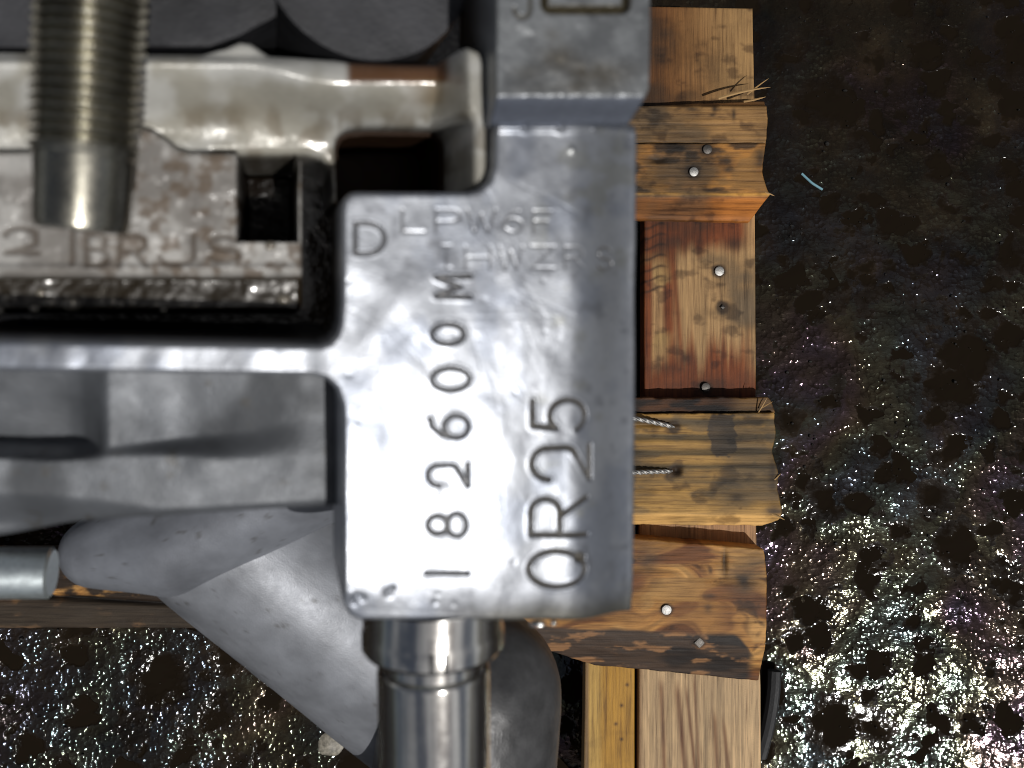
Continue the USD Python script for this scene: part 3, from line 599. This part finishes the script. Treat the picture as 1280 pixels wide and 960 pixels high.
# casting walls and floors of the recess (engine frame)
WG, WP, WT = -0.018, -0.027, -0.085
floor_px = [(-140, -140), (640, -140), (640, 250), (470, 440), (-140, 470)]
fl = prism(floor_px, -0.125, WT, -0.045)
v, f = emesh(fl, 0.004, 0.0003, 0.01, 1)
part(engine, 'recess_floor', (toW(v), f), oil_m, 35, label='dark oily floor and channel of the recess')
# body under everything, down to the pallet
bp = L(*np.array([(-140, -140), (560, -140), (560, 250), (420, 380), (-140, 380)], float).T, -0.11)
body = m3.CrossSection([np.array(shapely.geometry.polygon.orient(Polygon(bp)).exterior.coords)[:-1].tolist()]).extrude(0.5).translate([0, 0, -0.618])
bw = meshkit.arrays(body)[0]; body = m3.Manifold(m3.Mesh(toW(bw).astype(np.float32), meshkit.arrays(body)[1].astype(np.uint32)))
body = body.trim_by_plane([0, 0, 1.0], ZD + 0.0025)
part(engine, 'block_body', body, darkcast_m, 35)

# gallery: pale casting with a rounded bulge, a hole and a lip
gal_px = [(-140, 66), (-140, 52), (180, 58), (250, 58), (280, 50), (298, 42), (312, 44), (336, 60), (420, 66), (440, 70), (570, 74), (584, 80), (591, 96), (593, 150), (594, 220), (588, 240), (420, 246), (424, 232), (420, 200), (404, 186), (384, 182), (262, 182), (246, 208), (-140, 208)]
gal_poly = LPoly(gal_px, WG)
hole = LPoly(rounded([(424, 150), (470, 146), (577, 148), (577, 262), (428, 262)], 24), WG)
gal_poly2 = gal_poly.difference(hole)
if gal_poly2.geom_type != 'Polygon': gal_poly2 = max(gal_poly2.geoms, key=lambda a: a.area)
gal_n = {}
def h_gal(xy, d):
    x, y = pix(np.c_[xy, np.full(len(xy), WG)])
    t = np.clip((y - 104) / 48.0, -1, 1)
    yr = 76 + 22 * sst(300, 420, x)
    h = WG - 0.0165 + 0.0135 * np.exp(-(np.clip(y - yr, 0, None) / 40.0) ** 2) - 0.003 * sst(yr, 60, y) + (fb(x, y, 60, 40, 2, 101) - .5) * 0.0016 + (fb(x, y, 6, 6, 3, 102) - .5) * 0.00010
    gal_n['n'] = len(xy)
    lip = sst(548, 572, x)
    return h * (1 - lip) + (WG + 0.0135) * lip
V, F = relief(gal_poly2, 0.0007, h_gal, WT - 0.02, bevel=0.0022, skirt_rows=10)
x, y = pix(V); m = fb(x, y, 40, 40, 4, 103)
col = lerp(np.full((len(V), 3), [1.36, 1.36, 1.33]), [0.92, 0.89, 0.80], sst(0.4, 0.66, m))
col = lerp(col, [0.26, 0.095, 0.016], 0.95 * sst(428, 438, x + 10 * (m - .5)) * sst(566, 556, x) * sst(108, 99, y + 6 * (m - .5)))
col = lerp(col, [0.42, 0.27, 0.10], 0.6 * sst(490, 540, x) * sst(560, 550, x) * sst(96, 104, y) * sst(140, 125, y))
col = lerp(col, [0.45, 0.37, 0.26], 0.6 * sst(0.5, 0.65, fb(x, y, 24, 30, 4, 104)) * sst(120, 150, y)); col = lerp(col, [0.42, 0.37, 0.28], 0.7 * np.exp(-(((x - 285) / 55) ** 2 + ((y - 142) / 18) ** 2)))
skg = np.clip((WG - 0.020 - V[:, 2]) / 0.006, 0, 1); skg = np.where((np.arange(len(V)) >= gal_n['n']) & (V[:, 2] < WG - 0.019), 1.0, skg)  # sides and hole walls painted dark: oil plus recess shade
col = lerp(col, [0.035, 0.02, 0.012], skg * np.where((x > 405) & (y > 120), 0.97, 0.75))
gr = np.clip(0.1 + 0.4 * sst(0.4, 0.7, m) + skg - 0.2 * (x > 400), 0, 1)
gloss_cast = metal('wet_cast_aluminium', (0.47, 0.465, 0.445), (0.22, 0.38), 0.08, 45, 0.00012, 600, tinted=True, blotch=0.28, coat=0.4)
part(engine, 'oil_gallery', (toW(V), F), gloss_cast, col=col, attrs={'grime_shade': gr}, label='pale rounded casting with brown oil stain and an oval hole')

lin = hole.buffer(0.0002).difference(hole.buffer(-0.0009))
lv, lf = [], []
lm = m3.CrossSection([np.array(shapely.geometry.polygon.orient(lin).exterior.coords)[:-1].tolist(), np.array(shapely.geometry.polygon.orient(lin).interiors[0].coords)[:-1].tolist()]).extrude(0.05).translate([0, 0, WG - 0.073])
hole_shade_m = metal('shaded_brown_oil', (0.030, 0.014, 0.006), (0.5, 0.6), 0.0, 80, 0.0002, 300, spec=0.15)  # brown oil with the shade inside the hole painted in
part(engine, 'oval_hole', (toW(meshkit.arrays(lm)[0]), meshkit.arrays(lm)[1]), hole_shade_m, 30, label='dark brown oval hole in the pale casting')
hq = m3.CrossSection([np.array(shapely.geometry.polygon.orient(hole).exterior.coords)[:-1].tolist()]).extrude(0.004).translate([0, 0, WG - 0.064])
part(engine, 'hole_bottom', (toW(meshkit.arrays(hq)[0]), meshkit.arrays(hq)[1]), hole_shade_m, 30)  # plate added so the bottom of the hole stays black
# lettered panel
pan_px = [(-140, 190), (36, 190), (60, 163), (90, 158), (172, 158), (190, 163), (206, 174), (222, 186), (238, 191), (360, 191), (372, 194), (377, 202), (378, 385), (372, 398), (-140, 398)]
pan_poly = LPoly(pan_px, WP)
TXT = [('2', 4, 285, 47, 316), ('1', 84, 290, 96, 330), ('B', 108, 293, 134, 332), ('R', 149, 294, 183, 332), ('J', 197, 295, 244, 330), ('S', 260, 296, 301, 326)]
pg_ = {}
def h_pan(xy, d):
    x, y = pix(np.c_[xy, np.full(len(xy), WP)])
    dpk = sst(297, 301, x) * sst(373, 370, x) * sst(187, 191, y) * sst(302, 298, y)  # added square pocket, shaped to hold a dark patch of shade
    h = WP - 0.052 * dpk - 0.003 * sst(344, 350, y) - 0.014 * sst(386, 396, y) + (fb(x, y, 30, 30, 3, 111) - .5) * 0.0014 + (fb(x, y, 8, 8, 4, 112) - .5) * 0.0005 * sst(350, 342, y) + 0.0012 * np.exp(-((y - 336) / 5.0) ** 2)
    gr = 0 * x
    for c in TXT:
        g_, m_ = groove(xy, letter(*c, WP, True), 2.6 * 0.28 / FPX, 0.0007, 0); h = h + g_; gr = np.maximum(gr, m_ * .8)
    pg_['g'] = gr
    return h
V, F = relief(pan_poly, 0.0005, h_pan, WT - 0.02, bevel=0.0015, skirt_rows=6)
x, y = pix(V); gr = np.zeros(len(V)); gr[:len(pg_['g'])] = pg_['g']
q = fb(x, y, 13, 11, 5, 113); rust = 0.8 * sst(0.46, 0.66, q) * sst(60, 200, x + 80 * (q - .5))
col = lerp(np.full((len(V), 3), [1.15, 1.13, 1.12]), [0.62, 0.59, 0.57], sst(0.4, 0.6, fb(x, y, 40, 40, 4, 114)))
col = lerp(col, [0.36, 0.27, 0.20], rust)
col = lerp(col, [0.22, 0.17, 0.13], gr * 0.9)
skp = np.clip((WP - 0.0012 - V[:, 2]) / 0.001, 0, 1)  # pocket painted near-black, its shade put into the colour
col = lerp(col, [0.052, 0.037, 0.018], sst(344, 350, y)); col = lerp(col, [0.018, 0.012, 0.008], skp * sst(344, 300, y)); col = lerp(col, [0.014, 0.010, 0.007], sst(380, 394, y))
part(engine, 'lettered_panel', (toW(V), F), gloss_cast, col=col, attrs={'grime_shade': np.clip(0.78 + gr * .5 + rust * .3 + skp * (y < 342) - 0.78 * sst(344, 350, y), 0, 1)}, label='mottled cast panel with a row of letters in the recess')

# beads added in the channel to catch sun as glints on its oil
mb = []
r_ = np.random.default_rng(12)
for kx, ky, r0 in [(355, 374, 5), (90, 380, 6), (64, 378, 4), (52, 366, 3), (44, 386, 3), (8, 372, 3), (142, 378, 3.5), (152, 379, 3), (166, 378, 4), (180, 380, 2.5), (196, 380, 3.5), (228, 380, 3), (244, 381, 3), (205, 387, 2.5), (338, 308, 4), (120, 380, 2.5), (0, 388, 3)]:
    uv = L(kx, ky, WP - 0.004); s = trimesh.creation.icosphere(2, r0 * 0.00026); s.apply_scale((1.3, 1, 0.7))
    s.apply_translation((uv[0], uv[1], WP - 0.0032 * (ky > 345))); mb.append(s)
# top castings, their shade put into the dark material
def cyl(px, py, rpx, w0, w1, wp, sides=72):
    c = L(px, py, wp); r = np.linalg.norm(L(px + rpx, py, wp) - c)
    return m3.Manifold.cylinder(w1 - w0, r, r * 0.96, sides).translate([c[0], c[1], w0])
v, f = emesh(cyl(462, -62, 134, WT - 0.01, -0.030, -0.030), 0.002, 0.0003, 0.008, 4)
part(engine, 'round_boss', (toW(v), f), darkcast_m, 40, label='dark round boss at the top edge')
v, f = emesh(prism([(-140, -140), (345, -140), (345, 20), (300, 44), (262, 57), (-140, 60)], WT - 0.01, -0.034), 0.002, 0.0003, 0.008, 5)
part(engine, 'upper_web', (toW(v), f), darkcast_m, 40, label='dark grey web left of the round boss')

# lower casting below the rail, with a scooped pocket
WL = -0.024
low_poly = LPoly(rounded([(-140, 446), (462, 446), (462, 690), (428, 634), (300, 641), (170, 652), (80, 664), (0, 680), (-140, 700)], 6), WL)
def h_low(xy, d):
    x, y = pix(np.c_[xy, np.full(len(xy), WL)])
    lip = 572 + 3 * np.sin(x / 40.0)
    fade = sst(420, 180, x)
    tr = sst(lip, lip - 12 - 40 * sst(150, 420, x), y) * (0.35 + 0.65 * np.clip((y - 440) / 130.0, 0, 1))
    h = WL + tr * PchipInterpolator([-400, 20, 70, 90, 112, 134, 160, 225, 310, 410, 700], [-.008, -.012, -.013, -.012, -.007, -.0012, -.0020, -.0050, -.0030, -.0007, -.0004])(x)
    h = h - 0.006 * sst(625, 680, y + 12 * np.cos(x / 90.0))
    return h + (fb(x, y, 60, 60, 2, 121) - .5) * 0.0014 + (fb(x, y, 7, 7, 3, 122) - .5) * 0.00006
def cast_attr(Vw, s, base=(0.85, 0.86, 0.90), k=0.012):
    a = fbm(Vw / k + 300, 5, s); b = fbm(Vw / 0.004 + 100, 4, s + 3)
    c = lerp(np.full((len(Vw), 3), base), np.array(base) * 0.6, sst(0.40, 0.72, a))
    c = lerp(c, [0.25, 0.22, 0.17], 0.5 * sst(0.68, 0.78, b))
    return c, np.clip(0.15 + 0.6 * sst(0.45, 0.7, a), 0, 1)
V, F = relief(low_poly, 0.0007, h_low, WL - 0.045, bevel=0.0025, skirt_rows=4)
v = toW(V); c, gq = cast_attr(v, 1, (0.46, 0.475, 0.49)); x, y = pix(V)
part(engine, 'lower_casting', (v, F), cast_m, col=c, attrs={'grime_shade': gq}, label='grey casting with a scooped pocket below the rail')

# bracket: rounded lobe and the thick arm that runs down to the right
DA = 0.50
lobe = hull(sph(122, 690, 0.43, 44), sph(212, 682, 0.43, 62), sph(430, 556, 0.43, 82))
v, f = roughen(lobe, 0.0025, 0.0005, 0.02, 7, 4)
c, gq = cast_attr(v, 2, (0.9, 0.92, 0.97), 0.03)
part(engine, 'bracket_lobe', (v, f), cast_m, col=c, attrs={'grime_shade': gq}, label='smooth rounded lobe at the left end of the arm')
arm = hull(sph(292, 655, DA - .03, 120), sph(420, 748, DA, 122), sph(548, 852, DA + .035, 126))
v, f = roughen(arm, 0.0025, 0.0006, 0.025, 8, 4)
c, gq = cast_attr(v, 4, (1.05, 1.06, 1.09), 0.03)
part(engine, 'bracket_arm', (v, f), cast_m, col=c, attrs={'grime_shade': gq}, label='thick grey cast arm running down to the right')
cover = hull(sph(590, 868, DA - .02, 112), sph(584, 960, DA - .02, 112), sph(566, 1040, DA - .02, 110))
v, f = roughen(cover, 0.0025, 0.0006, 0.012, 9, 2)
cover_m = metal('grey_cover', (0.115, 0.115, 0.118), (0.38, 0.55), 0.25, 40, 0.00008, 900, blotch=0.6)
part(engine, 'rounded_cover', (v, f), cover_m, 40, label='dark grey rounded cover behind the polished bolt')

# polished bolt out of the pad's lower end
ax_d = -EV
WBt = -0.0175
def ep(px, py, w): return toW(np.r_[L(px, py, w), w][None])[0]
o = ep(541, 772, WBt); RB = 0.0152
k = lambda px: px * 0.224 / FPX
prof = [(-0.006, 0.0), (-0.006, k(86)), (0.0012, k(86)), (0.0022, k(88)), (0.0062, k(88)), (0.0072, k(85)), (0.0076, k(79)), (0.0112, k(74)), (0.0165, k(71)), (0.0185, k(70)), (0.075, k(70)), (0.077, k(67)), (0.0775, 0.0)]
V, F = lathe(prof[:7] + [(0.0076, k(60))], o, ax_d, EN, 96)
part(engine, 'bolt_collar', (V, F), chrome_m, 25, label='polished collar against the end of the pad')
V, F = lathe([(0.007, k(64)), (0.0118, k(64)), (0.0124, k(68)), (0.0134, k(70)), (0.075, k(70)), (0.077, k(67)), (0.0775, 0.0)], o, ax_d, EN, 96)
part(engine, 'bolt_shank', (V, F), chrome_m, 25, label='mirror bright shank below the collar')
for s in (-1, 1):
    mk = trimesh.creation.box((0.0011, 0.0045, 0.0012)); T = np.eye(4); T[:3, 0], T[:3, 1], T[:3, 2] = EU, EV, EN
    T[:3, 3] = o + ax_d * 0.0042 + EU * (-0.0017 + s * 0.0017) + EN * (k(88) - 0.0004); mk.apply_transform(T)
    part(engine, 'collar_notch', mk, rubber_m, False)
for px, py, r0 in ((672, 786, 5), (692, 785, 4)):
    s = trimesh.creation.icosphere(2, r0 * PXM); s.apply_scale((2.2 if r0 == 5 else 1.1, 1, 1)); s.apply_translation(ep(px, py - 6, -0.003)); part(engine, 'drip', s, chrome_m, 30)

# threaded stud, nearest to the lens
so, sd = W(117, -70, CAM_H - 0.158), W(102, 288, CAM_H - 0.163) - W(117, -70, CAM_H - 0.158)
ln = np.linalg.norm(sd); sd /= ln; RS = 66 * 0.16 / FPX
pitch = 13.6 * 0.16 / FPX; th_end = ln * (261 / 358.0)
sides = 72; rows = int(th_end / pitch * 12); V, F = [], []
a = np.cross(sd, [0, 0, 1.0]); a /= np.linalg.norm(a); b = np.cross(sd, a); th = np.linspace(0, 2 * np.pi, sides, endpoint=False)
for r in range(rows + 1):
    s = th_end * r / rows; ph = (s / pitch - th / (2 * np.pi)) % 1.0
    rr = RS * (1 - 0.2 * (0.5 + 0.5 * np.cos(2 * np.pi * ph)))
    V.append(so + s * sd + rr[:, None] * (np.cos(th)[:, None] * a + np.sin(th)[:, None] * b))
q = np.arange(sides)
for r in range(rows):
    A, B = r * sides + q, r * sides + (q + 1) % sides; F += [np.c_[A, B, B + sides], np.c_[A, B + sides, A + sides]]
part(engine, 'stud_thread', (np.vstack(V), np.vstack(F)), stud_m, True, 'threaded zinc stud at the upper left')
V, F = lathe([(th_end - 0.001, RS * 0.93), (th_end, RS * 0.93), (th_end + 0.0006, RS * 0.89), (ln - 0.0012, RS * 0.86), (ln, RS * 0.80), (ln, 0.0)], so, sd, EN, 72)
part(engine, 'stud_tip', (V, F), stud_m, 25, 'smooth unthreaded tip of the stud')
part(engine, 'stud_boss', lathe([(-0.06, 0.0), (-0.06, RS * 1.7), (0.004, RS * 1.7), (0.004, 0.0)], so, sd, EN, 48), darkcast_m, 30)

# pale pipe stub at the left edge
o2, d2 = W(66, 716, CAM_H - 0.30), W(-120, 716, CAM_H - 0.29) - W(66, 716, CAM_H - 0.30)
V, F = lathe([(0.0, 0.0), (0.0, k(30) * 1.25), (0.0008, k(30) * 1.42), (0.05, k(30) * 1.42)], o2, d2, EN, 64)
part(engine, 'pipe_stub', (V, F), stub_m, 25, label='pale polished pipe end at the left edge')

bead_m = metal('clear_oil_glint', (0.3, 0.27, 0.22), (0.06, 0.12), 0.3, 60, 0.00001, 600, coat=1.0)
for s_ in mb:
    part(engine, 'oil_bead', (toW(np.array(s_.vertices)), np.array(s_.faces)), bead_m, 40)

# ------------------------------------------------------------------ small things on the ground
def loose(pts, z, rad, name, m_, label, cat, sides=8, flat=1.0):
    p = np.array([W(x_, y_, z_) for x_, y_, z_ in pts]); s = np.linspace(0, len(p) - 1, 24)
    q = np.stack([np.interp(s, np.arange(len(p)), p[:, i_]) for i_ in range(3)], -1)
    for _ in range(3): q[1:-1] = (q[:-2] + 2 * q[1:-1] + q[2:]) / 4
    V, F = tube(q, rad, sides); solo(name, (V, F), m_, np.r_[q.mean(0)[:2], 0], label, cat)
wire_m = mat('pale_blue_plastic', {'p': ('principled_bsdf', {'base_color': (0.22, 0.42, 0.50), 'roughness': 0.35})}, [])
loose([(1002, 217, .004), (1015, 229, .0045), (1028, 237, .004)], 0, 0.0011, 'plastic_strand', wire_m, 'short pale blue plastic strand lying on the dark asphalt', 'strand')
loose([(968, 838, .012), (967, 860, .013), (964, 885, .012), (958, 915, .008), (950, 945, .005)], 0, 0.0062, 'rubber_strip', rubber_m, 'short curved black rubber strip on the ground beside the pallet', 'rubber strip', 10)
def stone(px, py, rpx, col, label, seed, name='stone', cat='stone', flat=0.45):
    s = trimesh.creation.icosphere(3, 1.0); v = s.vertices * (0.75 + 0.5 * fbm(s.vertices * 1.3 + 50 + seed * 7, 3, seed))[:, None]
    r = rpx * 0.8 / FPX; v = v * [r, r * 0.8, r * flat]; q = W(px, py, 0.0)
    m_ = mat(f'{name}_colour_{seed}', {'n': ('noise_texture', {'scale': 300, 'detail': 5}), 'g': ('geometry', {}), 'r': ('rgb_ramp', {'ramp': [(0.35, [c * .45 for c in col]), (0.65, col)]}), 'p': ('principled_bsdf', {'roughness': 0.5})},
        [('g.position', 'n.vector'), ('n.fac', 'r.fac'), ('r.color', 'p.base_color')])
    solo(name, (v + q + [0, 0, r * flat * 0.5], np.array(s.faces)), m_, q, label, cat)
stone(412, 926, 24, (0.34, 0.31, 0.25), 'pale flat stone on wet ground below the cast arm', 1)
stone(1118, 548, 4, (0.5, 0.38, 0.22), 'tiny tan chip on dark asphalt right of the pallet', 2, 'wood_chip', 'chip')
stone(1253, 912, 11, (0.28, 0.27, 0.25), 'small grey stone in the bright glare at lower right', 3)
stone(1178, 95, 3, (0.3, 0.25, 0.18), 'tiny brown crumb on the dark asphalt at upper right', 4, 'crumb', 'crumb')

# loose grit, far too fine to count
gv, gf = [], []; r_ = np.random.default_rng(31); ico = trimesh.creation.icosphere(0); nn = 0
for k_ in range(2200):
    x_, y_ = r_.uniform(-0.5, 0.5), r_.uniform(-0.4, 0.4); r = min(0.0022, 0.0004 + r_.exponential(0.00035))
    zz = (0.36 if x_ < 0 else 0.05) * x_ * x_
    gv.append(np.array(ico.vertices) * r * r_.uniform(0.6, 1.2, 3) * [1, 1, 0.7] + [x_, y_, zz + 0.001]); gf.append(np.array(ico.faces) + nn); nn += 12
grit_m = mat('grit_colour', {'g': ('geometry', {}), 'r': ('rgb_ramp', {'ramp': [(0.0, (0.012, 0.010, 0.008)), (0.7, (0.05, 0.038, 0.026)), (1.0, (0.16, 0.12, 0.08))]}), 'p': ('principled_bsdf', {'roughness': 0.5})}, [('g.random_per_island', 'r.fac'), ('r.color', 'p.base_color')])
solo('grit', (np.vstack(gv), np.vstack(gf)), grit_m, np.zeros(3), 'fine dark grit scattered all over the wet asphalt', 'grit', smooth=False, kind='stuff')
